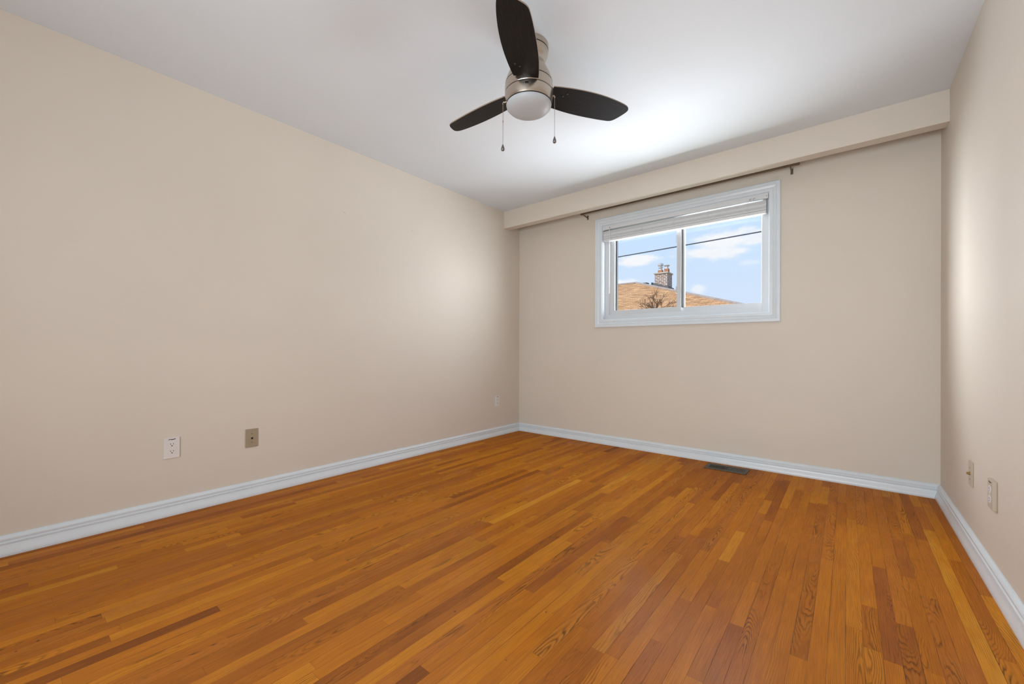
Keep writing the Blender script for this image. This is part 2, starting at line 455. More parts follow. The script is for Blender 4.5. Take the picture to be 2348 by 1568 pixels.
# two little scuffs in the paint of the long wall
for sy_, sz_ in ((-2.1208, 1.9511), (-1.5033, 1.9523)):
    prism(bm, [(sy_ - 0.012, sz_ + 0.0045), (sy_ + 0.004, sz_ + 0.0015), (sy_ + 0.009, sz_ - 0.0020), (sy_ + 0.006, sz_ - 0.0030), (sy_ + 0.001, sz_ - 0.0010), (sy_ - 0.011, sz_ + 0.0030)], -0.0004, 0.0007, 'x', 1)
struct(obj('wall_left', bm, [M['wall'], M['scuff']]))
bm = bmesh.new(); box(bm, W, W + 0.15, YF - 0.15, 0.15, -0.3, H + 0.15)
struct(obj('wall_right', bm, M['wall']))
bm = bmesh.new(); box(bm, 0, W, YF - 0.15, YF, -0.3, H + 0.15)
struct(obj('wall_front', bm, M['wall']))
bm = bmesh.new()
xs = (0.0, OX0, OX1, W); zs = (-0.3, OZ0, OZ1, H + 0.15)
for i in range(3):
    for j in range(3):
        if i == 1 and j == 1: continue
        box(bm, xs[i], xs[i+1], 0.0, 0.15, zs[j], zs[j+1])
bmesh.ops.remove_doubles(bm, verts=bm.verts[:], dist=1e-5)
# drop the inner shared faces between the blocks
seen = {}
for f in bm.faces[:]:
    key = tuple(round(c, 4) for c in f.calc_center_median())
    seen.setdefault(key, []).append(f)
bmesh.ops.delete(bm, geom=[f for v in seen.values() if len(v) > 1 for f in v], context='FACES_ONLY')
struct(obj('wall_back', bm, M['wall']))
bm = bmesh.new(); box(bm, -0.15, W + 0.15, YF - 0.15, 0.15, H, H + 0.2)
struct(obj('ceiling', bm, M['ceil']))
# boxed valance across the window wall
bm = bmesh.new(); box(bm, 0.0, W, VY, VY + VT, H - VH, H)
struct(obj('trim_1', bm, M['wall']))['label'] = 'beige boxed valance beam under the ceiling along the window wall'

# ------------------------------------------------------------------ baseboards (moulded, mitred in the corners)
BP = [(0.0, 0.0), (0.0275, 0.0), (0.0285, 0.003), (0.0283, 0.012), (0.0258, 0.023), (0.0212, 0.034), (0.0178, 0.043), (0.0168, 0.0495), (0.0135, 0.0508), (0.0135, 0.0522),
      (0.0172, 0.0536), (0.0176, 0.0582), (0.0150, 0.0602), (0.0118, 0.0632), (0.0116, 0.0660), (0.0150, 0.0682), (0.0152, 0.0750), (0.0115, 0.0825), (0.0065, 0.0885), (0.0040, 0.0898), (0.0, 0.0898)]
def baseboard(name, ends):
    bm = bmesh.new()
    A = [bm.verts.new(ends(d, z, 0)) for d, z in BP]; B = [bm.verts.new(ends(d, z, 1)) for d, z in BP]
    n = len(BP)
    for k in range(n): bm.faces.new((A[k], A[(k+1) % n], B[(k+1) % n], B[k]))
    bm.faces.new(A); bm.faces.new(B)
    bmesh.ops.recalc_face_normals(bm, faces=bm.faces[:])
    o = struct(obj(name, bm, M['trim'])); shade_auto(o, 25)
baseboard('baseboard_left', lambda d, z, e: (d, -d if e else YF + d, z))
baseboard('baseboard_back', lambda d, z, e: (W - d if e else d, -d, z))
baseboard('baseboard_right', lambda d, z, e: (W - d, -d if e else YF + d, z))
baseboard('baseboard_front', lambda d, z, e: (W - d if e else d, YF + d, z))

# ------------------------------------------------------------------ window
win = thing('window_1', 'white vinyl sliding window under the valance', 'window', ((OX0 + OX1)/2, 0, OZ0))
win['kind'] = 'structure'
CP = [(0.0, 0.0), (0.0, 0.009), (0.003, 0.011), (0.022, 0.0115), (0.026, 0.009), (0.030, 0.0125), (0.044, 0.0165), (0.047, 0.0145), (0.051, 0.018), (0.069, 0.0195), (0.0735, 0.017), (0.0735, 0.0)]
bm = bmesh.new()
def ring_profile(bm, x0, x1, z0, z1, prof, sgn=-1, y0=0.0):
    cs = ((x0, z0, -1, -1), (x1, z0, 1, -1), (x1, z1, 1, 1), (x0, z1, -1, 1))
    rows = [[bm.verts.new((cx + sx*u_, y0 + sgn*h_, cz + sz*u_)) for u_, h_ in prof] for cx, cz, sx, sz in cs]
    n = len(prof)
    for i in range(4):
        a, b_ = rows[i], rows[(i+1) % 4]
        for k in range(n - 1): bm.faces.new((a[k], a[k+1], b_[k+1], b_[k]))
    bmesh.ops.recalc_face_normals(bm, faces=bm.faces[:])
ring_profile(bm, OX0, OX1, OZ0, OZ1, CP)
o = obj('window_casing', bm, M['trim'], win); shade_auto(o, 20)
JD = 0.046      # depth of the jamb in front of the vinyl frame
def frame_ring(bm, x0, x1, z0, z1, wl, wr, wb, wt, y0, y1, bev=0.003):
    box(bm, x0, x0 + wl, y0, y1, z0, z1, bev); box(bm, x1 - wr, x1, y0, y1, z0, z1, bev)
    box(bm, x0 + wl - 0.002, x1 - wr + 0.002, y0, y1, z0, z0 + wb, bev); box(bm, x0 + wl - 0.002, x1 - wr + 0.002, y0, y1, z1 - wt, z1, bev)
bm = bmesh.new()
t_ = 0.006
box(bm, OX0, OX0 + t_, 0.0, 0.15, OZ0, OZ1); box(bm, OX1 - t_, OX1, 0.0, 0.15, OZ0, OZ1)
box(bm, OX0 + t_, OX1 - t_, 0.0, 0.15, OZ0, OZ0 + t_); box(bm, OX0 + t_, OX1 - t_, 0.0, 0.15, OZ1 - t_, OZ1)
obj('window_jamb', bm, M['trim'], win)
FX0, FX1, FZ0, FZ1 = OX0 + t_, OX1 - t_, OZ0 + t_, OZ1 - t_
bm = bmesh.new()
frame_ring(bm, FX0, FX1, FZ0, FZ1, 0.042, 0.050, 0.045, 0.045, JD, JD + 0.080)
obj('window_frame', bm, M['vinyl'], win)
# left sliding sash (nearer track)
SZ0, SZ1 = FZ0 + 0.040, FZ1 - 0.040
bm = bmesh.new()
frame_ring(bm, 1.090, 1.784, SZ0, SZ1, 0.062, 0.040, 0.046, 0.046, JD + 0.012, JD + 0.040)
ls = obj('window_sash', bm, M['vinyl'], win)
bm = bmesh.new(); box(bm, 1.150, 1.746, JD + 0.024, JD + 0.028, SZ0 + 0.044, SZ1 - 0.044)
obj('glass_pane', bm, M['glass'], ls)
bm = bmesh.new(); box(bm, 1.1525, 1.1625, JD + 0.0295, JD + 0.062, SZ0 + 0.046, SZ1 - 0.046)
obj('gasket_and_gap', bm, M['gasket_and_gap'], ls, label='black strip at the left edge of the glass')
bm = bmesh.new()
box(bm, 1.741, 1.747, JD + 0.004, JD + 0.020, 1.905, 1.955, 0.002); box(bm, 1.739, 1.747, JD + 0.002, JD + 0.010, 1.880, 1.915, 0.002)
box(bm, 1.7385, 1.744, JD + 0.004, JD + 0.020, 1.435, 1.500, 0.002)
obj('sash_latch', bm, M['vinyl'], ls)
# right fixed pane (farther track)
bm = bmesh.new()
frame_ring(bm, 1.770, 2.413, SZ0, SZ1, 0.032, 0.022, 0.044, 0.044, JD + 0.046, JD + 0.074)
rs_ = obj('window_sash', bm, M['vinyl'], win)
bm = bmesh.new(); box(bm, 1.800, 2.393, JD + 0.058, JD + 0.062, SZ0 + 0.042, SZ1 - 0.042)
obj('glass_pane', bm, M['glass'], rs_)
bm = bmesh.new(); box(bm, 1.7855, 1.7925, JD + 0.020, JD + 0.046, SZ0 + 0.04, SZ1 - 0.04)  # black strip stands in for the shade inside the gap
obj('gasket_and_gap', bm, M['gasket_and_gap'], rs_, label='dark strip for the shaded gap beside the meeting stile')

# ------------------------------------------------------------------ blind, pulled up inside the window
bl = thing('window_blind', 'white slatted blind pulled right up inside the window frame', 'blind', (1.752, 0.015, 2.05))
BX0, BX1 = OX0 + 0.010, OX1 - 0.012
bm = bmesh.new()
box(bm, BX0, BX1, -0.006, 0.040, 2.106, 2.1425, 0.0025)
obj('headrail', bm, M['slat'], bl)
bm = bmesh.new()
box(bm, BX1 - 0.022, BX1 + 0.004, -0.009, 0.040, 2.103, 2.1435, 0.002)
obj('mounting_bracket', bm, M['slat'], bl)
bm = bmesh.new()
box(bm, BX0 - 0.003, BX0 + 0.020, -0.009, 0.040, 2.103, 2.1435, 0.002)
obj('mounting_bracket', bm, M['slat'], bl)
bm = bmesh.new(); lathe(bm, [(0, 0), (0.0028, 0), (0.0028, 0.001), (0, 0.001)], (BX1 - 0.006, -0.0092, 2.123), (0, -1, 0), 10)
obj('bracket_screw', bm, M['dark'], bl)
def slat_bm(z, tilt, y0=-0.010, y1=0.039, th=0.0036):
    bm = bmesh.new(); n = 6
    top, bot = [], []
    for e, xx in enumerate((BX0 + 0.004, BX1 - 0.008)):
        tr_, br_ = [], []
        for k in range(n + 1):
            s = k/n; yy = y0 + (y1 - y0)*s
            zz = z + tilt*(s - 0.5) + 0.0016*(1 - (2*s - 1)**2)
            tr_.append(bm.verts.new((xx, yy, zz + th/2))); br_.append(bm.verts.new((xx, yy, zz - th/2)))
        top.append(tr_); bot.append(br_)
    for k in range(n):
        bm.faces.new((top[0][k], top[1][k], top[1][k+1], top[0][k+1])); bm.faces.new((bot[0][k], bot[0][k+1], bot[1][k+1], bot[1][k]))
        for e in (0, 1): bm.faces.new((top[e][k], top[e][k+1], bot[e][k+1], bot[e][k]))
    for k in (0, n): bm.faces.new((top[0][k], top[1][k], bot[1][k], bot[0][k]))
    bmesh.ops.recalc_face_normals(bm, faces=bm.faces[:])
    return bm
z = 2.0205
NS = 17
for k in range(NS):
    shift = 0.0030*math.sin(k*0.7) + 0.0008*(k % 2)
    o = obj('slat', slat_bm(z + k*0.0042, 0.0012, -0.0085 + shift, 0.0365 + shift*0.5), M['slat'], bl)
bm = bmesh.new(); box(bm, BX0 + 0.004, BX1 - 0.008, -0.010, 0.040, 1.9915, 2.0165, 0.004)
obj('bottom_rail', bm, M['slat'], bl)
for xx in (1.456, 1.742, 2.022, 2.312):
    bm = bmesh.new()
    tube(bm, [(xx, -0.0125, 2.1065), (xx, -0.0135, 2.06), (xx, -0.0125, 1.994), (xx, -0.004, 1.9905)], 0.0011, 6)
    tube(bm, [(xx - 0.010, -0.0132, 2.070), (xx - 0.003, -0.0138, 2.045), (xx, -0.0135, 2.026)], 0.0010, 6)
    obj('ladder_cord', bm, M['slat'], bl)
for xx in (1.478, 2.318):
    bm = bmesh.new()
    tube(bm, [(xx - 0.008, 0.01, 1.992), (xx - 0.006, 0.008, 1.984), (xx, 0.008, 1.980), (xx + 0.006, 0.008, 1.984), (xx + 0.008, 0.01, 1.992)], 0.0012, 6)
    obj('cord_knot', bm, M['plate_white'], bl)
bm = bmesh.new(); tube(bm, [(1.128, -0.0125, 2.118), (1.129, -0.016, 2.105), (1.130, -0.017, 1.90), (1.1305, -0.018, 1.52), (1.129, -0.018, 1.478)], [0.002, 0.0036, 0.0036, 0.0036, 0.0046], 8)
obj('tilt_wand', bm, M['clear'], bl)
bm = bmesh.new(); tube(bm, [(1.128, -0.0055, 2.124), (1.128, -0.0125, 2.122), (1.128, -0.0145, 2.115), (1.1275, -0.012, 2.110)], 0.0016, 6)
obj('wand_hook', bm, M['dark'], bl)
for dx in (0.0, 0.026):
    bm = bmesh.new()
    pts = [(2.330 + dx + 0.007*math.cos(a), -0.0095, 2.1165 + 0.007*math.sin(a)) for a in [2*math.pi*k/10 for k in range(8)]]
    tube(bm, pts + [(2.330 + dx + 0.001, -0.0095, 2.106)], 0.0013, 6)
    obj('cord_lock', bm, M['screw'], bl)

# ------------------------------------------------------------------ curtain rod behind the valance
cr = thing('curtain_rod', 'thin brown metal curtain rod half hidden behind the beige valance', 'curtain rod', (1.75, -0.095, 2.27))
RY, RZ = -0.095, 2.283
bm = bmesh.new(); tube(bm, [(0.875, RY, RZ), (1.80, RY, RZ)], 0.0075, 14); tube(bm, [(1.78, RY, RZ), (2.635, RY, RZ)], 0.0092, 14)
o = obj('rod', bm, M['rod'], cr); shade_auto(o, 40)
for xx, s in ((0.875, -1), (2.635, 1)):
    bm = bmesh.new(); lathe(bm, [(0, -0.004), (0.0085, -0.004), (0.012, 0.0), (0.012, 0.016), (0.008, 0.020), (0, 0.021)], (xx, RY, RZ), (s, 0, 0), 18)
    o = obj('finial', bm, M['rod'], cr); shade_auto(o, 40)
for xx in (0.885, 2.600):
    bm = bmesh.new()
    box(bm, xx - 0.008, xx + 0.008, -0.0045, 0.0, 2.246, 2.288, 0.0015)
    tube(bm, [(xx, -0.003, 2.262), (xx, -0.025, 2.264), (xx, -0.060, 2.268), (xx, RY, RZ - 0.012), (xx, RY - 0.010, RZ - 0.006)], [0.0055, 0.0055, 0.005, 0.005, 0.004], 10)
    o = obj('bracket', bm, M['rod'], cr)

# ------------------------------------------------------------------ ceiling fan
FXc, FYc = 1.692, -2.069
fan = thing('ceiling_fan', 'brushed nickel ceiling fan with three dark wooden blades and a frosted bowl light', 'ceiling fan', (FXc, FYc, H))
def L(name, prof, mt_, parent=fan, seg=64):
    bm = bmesh.new(); lathe(bm, prof, (FXc, FYc, 0), (0, 0, 1), seg)
    return shade_auto(obj(name, bm, mt_, parent), 30)
can = L('canopy', [(0, H), (0.097, H), (0.097, 2.416), (0.0955, 2.414), (0.0955, 2.411), (0.0965, 2.409), (0.094, 2.395), (0.086, 2.375), (0.079, 2.362), (0.077, 2.352), (0, 2.352)], M['nickel'])
L('canopy_seam', [(0.0945, 2.4105), (0.0968, 2.4108), (0.0968, 2.4142), (0.0945, 2.4145)], M['nickel_dark'], can)
mh = L('motor_housing', [(0, 2.352), (0.078, 2.352), (0.080, 2.343), (0.090, 2.325), (0.101, 2.303), (0.110, 2.281), (0.1155, 2.262), (0.117, 2.254), (0.1175, 2.2535), (0.1175, 2.2495), (0.1185, 2.249), (0.1195, 2.240), (0.1195, 2.2085), (0.118, 2.206), (0, 2.206)], M['nickel'])
L('housing_seam', [(0.1160, 2.2488), (0.1186, 2.2490), (0.1182, 2.2532), (0.1160, 2.2534)], M['nickel_dark'], mh)
lk = L('light_kit', [(0, 2.206), (0.1155, 2.206), (0.1155, 2.2025), (0.1195, 2.2015), (0.1198, 2.190), (0.118, 2.170), (0.1135, 2.154), (0.112, 2.150), (0, 2.150)], M['nickel'])
L('light_seam', [(0.1140, 2.2018), (0.1188, 2.2020), (0.1188, 2.2058), (0.1140, 2.2060)], M['nickel_dark'], lk)
cdir = Vector((0.603, -0.797, 0)).normalized(); sdir = Vector((-cdir.y, cdir.x, 0))
# reverse switch on the light kit band, under the near blade
bm = bmesh.new()
q = Matrix((( sdir.x, cdir.x, 0, 0), (sdir.y, cdir.y, 0, 0), (0, 0, 1, 0), (0, 0, 0, 1)))
vs = box(bm, -0.0085, 0.0085, 0.0, 0.0035, -0.0045, 0.0045, 0.001)
bmesh.ops.transform(bm, matrix=Matrix.Translation(Vector((FXc, FYc, 2.187)) + cdir*0.1175 - sdir*0.010) @ q, verts=bm.verts[:])
obj('reverse_switch', bm, M['dark'], lk)
for s_ in (-0.016, 0.016):
    bm = bmesh.new()
    vs = bmesh.ops.create_icosphere(bm, subdivisions=1, radius=0.0028)['verts']
    bmesh.ops.translate(bm, verts=vs, vec=Vector((FXc, FYc, 2.187)) + cdir*0.118 + sdir*(s_ - 0.010))
    obj('switch_screw', bm, M['screw'], lk)
L('light_bowl', [(0.1125, 2.155), (0.1125, 2.147), (0.110, 2.138), (0.098, 2.126), (0.078, 2.115), (0.050, 2.108), (0.022, 2.105), (0, 2.1045)], M['opal'])
L('bowl_rim', [(0.1120, 2.1475), (0.1142, 2.1478), (0.1142, 2.1520), (0.1120, 2.1522)], M['nickel_dark'], lk)
# blades
def blade(ang, z0=2.221, pitch=12.0):
    r = Vector((math.cos(ang), math.sin(ang), 0)); tt = Vector((-r.y, r.x, 0))
    ph = math.radians(pitch); a = tt*math.cos(ph) - Vector((0, 0, 1))*math.sin(ph); nrm = r.cross(a)
    lead = [(0.112, 0.062), (0.16, 0.070), (0.24, 0.078), (0.33, 0.080), (0.42, 0.077), (0.480, 0.073), (0.514, 0.068), (0.532, 0.053), (0.551, 0.022)]
    trail = [(0.566, -0.010), (0.569, -0.028), (0.560, -0.044), (0.535, -0.055), (0.47, -0.068), (0.38, -0.078), (0.28, -0.079), (0.20, -0.073), (0.14, -0.065), (0.112, -0.060)]
    raw = lead + trail
    # soften the outline (Chaikin), keeping the root square
    for _ in range(2):
        new = [raw[0]]
        for p, q_ in zip(raw[:-1], raw[1:]):
            new += [(p[0]*.75 + q_[0]*.25, p[1]*.75 + q_[1]*.25), (p[0]*.25 + q_[0]*.75, p[1]*.25 + q_[1]*.75)]
        new.append(raw[-1]); raw = new
    bm = bmesh.new(); uvl = bm.loops.layers.uv.new('loc'); th = 0.0055
    base = Vector((FXc, FYc, z0))
    P = lambda p, h: base + r*p[0] + a*p[1] + nrm*h
    top = [bm.verts.new(P(p, th/2)) for p in raw]; bot = [bm.verts.new(P(p, -th/2)) for p in raw]
    co = {v: p for v, p in list(zip(top, raw)) + list(zip(bot, raw))}
    n = len(raw)
    f1 = bm.faces.new(top); f2 = bm.faces.new(list(reversed(bot)))
    sides = [bm.faces.new((bot[k], bot[(k+1) % n], top[(k+1) % n], top[k])) for k in range(n)]
    for f in sides: f.material_index = 1
    for f in bm.faces:
        for lp in f.loops: lp[uvl].uv = co[lp.vert]
    bmesh.ops.recalc_face_normals(bm, faces=bm.faces[:])
    o = obj('blade', bm, [M['blade'], M['edge']], fan)
    for (pr, pa) in ((0.196, -0.038), (0.180, -0.018)):
        bm = bmesh.new()
        lathe(bm, [(0, 0), (0.0048, 0), (0.0042, 0.0015), (0.002, 0.0022), (0, 0.0022)], base + r*pr + a*pa - nrm*(th/2) if nrm.z > 0 else base + r*pr + a*pa + nrm*(th/2), (-nrm if nrm.z > 0 else nrm), 12)
        obj('blade_screw', bm, M['darkscrew'], o)
    # arm joining blade to motor
    bm = bmesh.new()
    c4 = [P((0.100, -0.022), 0.0030), P((0.100, 0.022), 0.0030), P((0.175, 0.030), 0.0030), P((0.175, -0.034), 0.0030)]
    v1 = [bm.verts.new(p) for p in c4]; v2 = [bm.verts.new(p + nrm*0.004) for p in c4]
    bm.faces.new(v1); bm.faces.new(v2)
    for k in range(4): bm.faces.new((v1[k], v1[(k+1) % 4], v2[(k+1) % 4], v2[k]))
    bmesh.ops.recalc_face_normals(bm, faces=bm.faces[:])
    obj('blade_arm', bm, M['nickel'], o)
for deg in (-60.5, 59.5, 179.5): blade(math.radians(deg))
# pull chains
def chain(side, z_top, z_bot, name_mid):
    d = Vector((0.7735, 0.6338, 0))*side
    p0 = Vector((FXc, FYc, z_top)) + d*0.1165
    bm = bmesh.new()
    tube(bm, [p0, p0 + d*0.010, p0 + d*0.0125 + Vector((0, 0, -0.004)), p0 + d*0.0125 + Vector((0, 0, -0.010))], [0.0040, 0.0036, 0.0034, 0.0028], 10)
    nz = obj('pull_chain', bm, M['nickel'], fan)
    xx = p0 + d*0.0125
    bm = bmesh.new(); zc = z_top - 0.010
    while zc > z_bot + 0.036:
        vs = bmesh.ops.create_icosphere(bm, subdivisions=1, radius=0.0016)['verts']
        bmesh.ops.translate(bm, verts=vs, vec=Vector((xx.x, xx.y, zc))); zc -= 0.0034
    tube(bm, [(xx.x, xx.y, z_top - 0.008), (xx.x, xx.y, z_bot + 0.034)], 0.0007, 6)
    if name_mid:
        box(bm, xx.x - 0.002, xx.x + 0.002, xx.y - 0.002, xx.y + 0.002, z_top - 0.100, z_top - 0.090, 0.0008)
    obj('bead_chain', bm, M['nickel'], nz)
    bm = bmesh.new()
    lathe(bm, [(0, 0.034), (0.0018, 0.034), (0.0034, 0.029), (0.0074, 0.018), (0.0092, 0.010), (0.0080, 0.003), (0.0042, 0.0), (0, 0.0)], (xx.x, xx.y, z_bot), (0, 0, 1), 16)
    obj('pull_fob', bm, M['screw'], nz, smooth=True)
chain(-1, 2.163, 1.920, True)
chain(1, 2.196, 1.960, False)

# ------------------------------------------------------------------ outlets and wall plates
def frame_on(wall, a, z):
    """local (s along the wall to the viewer's right, out of the wall, up) -> world"""
    if wall == 'left': return Matrix(((0, 1, 0, 0.0), (1, 0, 0, a), (0, 0, 1, z), (0, 0, 0, 1)))
    return Matrix(((0, -1, 0, W), (-1, 0, 0, a), (0, 0, 1, z), (0, 0, 0, 1)))
def put(bm, mw): bmesh.ops.transform(bm, matrix=mw, verts=bm.verts[:]); bmesh.ops.recalc_face_normals(bm, faces=bm.faces[:])
def outlet(wall, a, z, label, mplate, mrec, hw=0.0352, hh=0.0578, th=0.007, mark='dash'):
    mw = frame_on(wall, a, z)
    o = thing('wall_outlet', label, 'outlet', (0.0 if wall == 'left' else W, a, z), 'duplex outlets low on the walls')
    bm = bmesh.new(); box(bm, -hw, hw, 0.0, th, -hh, hh, 0.0022, 2); put(bm, mw)
    obj('cover_plate', bm, mplate, o)
    for s in (1, -1):
        zc = s*0.0195
        bm = bmesh.new()
        poly = []
        for k in range(28):
            an = 2*math.pi*k/28
            poly.append((0.0172*math.cos(an), zc + max(-0.0143, min(0.0143, 0.0172*math.sin(an)))))
        prism(bm, poly, th - 0.001, th + 0.0016, 'y'); put(bm, mw)
        rc = obj('receptacle', bm, mrec, o)
        for (px, hgt) in ((-0.0064, 0.0040), (0.0064, 0.0034)):
            bm = bmesh.new(); box(bm, px - 0.0011, px + 0.0011, th + 0.001, th + 0.0019, zc + 0.003 - hgt, zc + 0.003 + hgt); put(bm, mw)
            obj('blade_slot', bm, M['dark'], rc)
        bm = bmesh.new(); lathe(bm, [(0, th + 0.0019), (0.0030, th + 0.0019), (0.0030, th + 0.001)], (0, 0, zc - 0.0072), (0, 1, 0), 12); put(bm, mw)
        obj('ground_slot', bm, M['dark'], rc)
    bm = bmesh.new(); lathe(bm, [(0, th + 0.0012), (0.0024, th + 0.0010), (0.0028, th - 0.0005)], (0, 0, 0), (0, 1, 0), 12); put(bm, mw)
    obj('plate_screw', bm, mrec, o)
    # dark smudged marking across the top of the plate
    bm = bmesh.new(); rr = random.Random(3)
    pts_t, pts_b = [], []
    for k in range(13):
        f = k/12; zc = hh - 0.0105 + 0.0012*math.sin(f*9)
        pts_t.append((-0.015 + 0.031*f, zc + 0.0024*rr.uniform(0.5, 1.2))); pts_b.append((-0.015 + 0.031*f, zc - 0.0020*rr.uniform(0.5, 1.2)))
    prism(bm, pts_t + pts_b[::-1], th - 0.0005, th + 0.0006, 'y'); put(bm, mw)
    obj('dark_mark', bm, M['dark'], o)
    return o
outlet('left', -3.133, 0.3735, 'white duplex outlet nearest the camera on the long beige wall', M['plate_white'], M['plate_white'])
outlet('left', -0.382, 0.369, 'small pale outlet near the far corner of the long beige wall', M['plate_white'], M['plate_white'])
outlet('right', -1.225, 0.360, 'almond duplex outlet low on the right wall beside the coaxial plate', M['plate_almond'], M['plate_white'], th=0.0135)

def jack(wall, a, z, name, label, cat, kind):
    mw = frame_on(wall, a, z)
    o = thing(name, label, cat, (0.0 if wall == 'left' else W, a, z))
    bm = bmesh.new(); box(bm, -0.0352, 0.0352, 0.0, 0.006, -0.0578, 0.0578, 0.0030, 2); put(bm, mw)
    obj('cover_plate', bm, M['plate_beige'] if kind == 'phone' else M['plate_almond'], o)
    for s in (1, -1):
        bm = bmesh.new(); lathe(bm, [(0, 0.0072), (0.0024, 0.0068), (0.0028, 0.0055)], (0, 0, s*0.0265), (0, 1, 0), 12); put(bm, mw)
        obj('plate_screw', bm, M['bronze'], o)
    if kind == 'phone':
        bm = bmesh.new(); box(bm, -0.0085, 0.0085, 0.0055, 0.0090, -0.0085, 0.0085, 0.0012); put(bm, mw)
        j = obj('jack_housing', bm, M['plate_beige'], o)
        bm = bmesh.new(); box(bm, -0.0052, 0.0060, 0.0088, 0.0094, -0.0055, 0.0045); box(bm, -0.002, 0.003, 0.0088, 0.0094, -0.0075, -0.005); put(bm, mw)
        obj('jack_opening', bm, M['dark'], j)
    else:
        bm = bmesh.new(); lathe(bm, [(0, 0.005), (0.0075, 0.005), (0.0075, 0.0085), (0.005, 0.0085), (0.005, 0.0155), (0.0042, 0.0165), (0.0042, 0.016), (0, 0.0158)], (0, 0, 0), (0, 1, 0), 18); put(bm, mw)
        obj('coax_connector', bm, M['brass'], o, label='brass threaded connector')
jack('left', -2.736, 0.3635, 'phone_jack', 'beige telephone jack plate on the long wall right of the white outlet', 'phone jack', 'phone')
jack('right', -0.833, 0.352, 'coaxial_jack', 'beige wall plate with a protruding brass coaxial connector on the right wall', 'cable jack', 'coax')

# ------------------------------------------------------------------ floor register
rg = thing('floor_register', 'dark bronze floor heating register set against the baseboard below the window', 'vent', (2.196, -0.152, 0))
RX0, RX1, RY0, RY1 = 2.050, 2.342, -0.240, -0.075
bm = bmesh.new()
bw = 0.026
outer = (RX0, RX1, RY0, RY1); 
box(bm, RX0, RX1, RY0, RY0 + 0.034, 0.0, 0.005, 0.0015); box(bm, RX0, RX1, RY1 - 0.034, RY1, 0.0, 0.005, 0.0015)
box(bm, RX0, RX0 + bw, RY0 + 0.033, RY1 - 0.033, 0.0, 0.005, 0.0012); box(bm, RX1 - bw, RX1, RY0 + 0.033, RY1 - 0.033, 0.0, 0.005, 0.0012)
obj('register_frame', bm, M['bronze'], rg)
bm = bmesh.new(); box(bm, RX0 + bw - 0.002, RX1 - bw + 0.002, RY0 + 0.032, RY1 - 0.032, 0.0004, 0.0012)
obj('duct_opening', bm, M['dark'], rg)
NL = 19
for k in range(NL):
    xx = RX0 + bw + (RX1 - RX0 - 2*bw)*(k + 0.5)/NL
    lean = 0.0042 if k < NL//2 else -0.0026
    bm = bmesh.new()
    poly = [(xx - 0.0018 - lean, 0.0012), (xx + 0.0018 - lean, 0.0012), (xx + 0.0020 + lean*0.6, 0.0046), (xx - 0.0020 + lean*0.6, 0.0046)]
    prism(bm, poly, RY0 + 0.0325, RY1 - 0.0325, 'y')
    obj('louver', bm, M['bronze'], rg)

# ------------------------------------------------------------------ outside: neighbour's hip roof with chimney
hs = thing('neighbour_house', 'house across the way with a tan shingled hip roof and brick chimney', 'house', (-6.5, 18, -1.2))
RE = Vector((-6.05, 18.0, 4.575))            # right end of the ridge
RL = Vector((-11.5, 18.0, 4.575))            # left end of the ridge
def uvface(bm, lay, vs, o_, ua, va):
    f = bm.faces.new([bm.verts.new(v_) for v_ in vs])
    for lp in f.loops:
        d_ = lp.vert.co - o_; lp[lay].uv = (d_.dot(ua), d_.dot(va))
    return f
ez = 4.575 - 0.412*6.4; EY0 = 18.0 - 6.4; EY1 = 18.0 + 6.4
ex = -6.05 + 6.4*(5.815/4.721); exl = -11.5 - 6.4*1.23
FR, FL, BR, BL = Vector((ex, EY0, ez)), Vector((exl, EY0, ez)), Vector((ex, EY1, ez)), Vector((exl, EY1, ez))
bm = bmesh.new(); lay = bm.loops.layers.uv.new('loc')
sl = Vector((0, 6.4, 0.412*6.4)).normalized()
uvface(bm, lay, (FL, FR, RE, RL), FL, Vector((1, 0, 0)), sl)
uvface(bm, lay, (BR, BL, RL, RE), BR, Vector((-1, 0, 0)), Vector((0, -sl.y, sl.z)))
s2 = Vector((-(ex + 6.05), 0, 0.412*6.4)).normalized()
uvface(bm, lay, (FR, BR, RE), FR, Vector((0, 1, 0)), s2)
uvface(bm, lay, (BL, FL, RL), BL, Vector((0, -1, 0)), Vector((-s2.x, 0, s2.z)))
f = bm.faces.new([bm.verts.new(v_ - Vector((0, 0, 0.12))) for v_ in (FL, BL, BR, FR)])
bmesh.ops.remove_doubles(bm, verts=bm.verts[:], dist=1e-4)
rfo = obj('roof', bm, M['shingle'], hs)
bm = bmesh.new()
def cap(p, q_): tube(bm, [p + Vector((0, 0, 0.00)), q_ + Vector((0, 0, 0.00))], 0.075, 6)
cap(RL, RE); cap(RE, FR); cap(RE, BR); cap(RL, FL); cap(RL, BL)
obj('ridge_cap', bm, M['ridge'], rfo)
bm = bmesh.new(); box(bm, exl + 0.5, ex - 0.5, EY0 + 0.5, EY1 - 0.5, -1.2, ez - 0.02)
obj('house_wall', bm, M['siding'], hs)
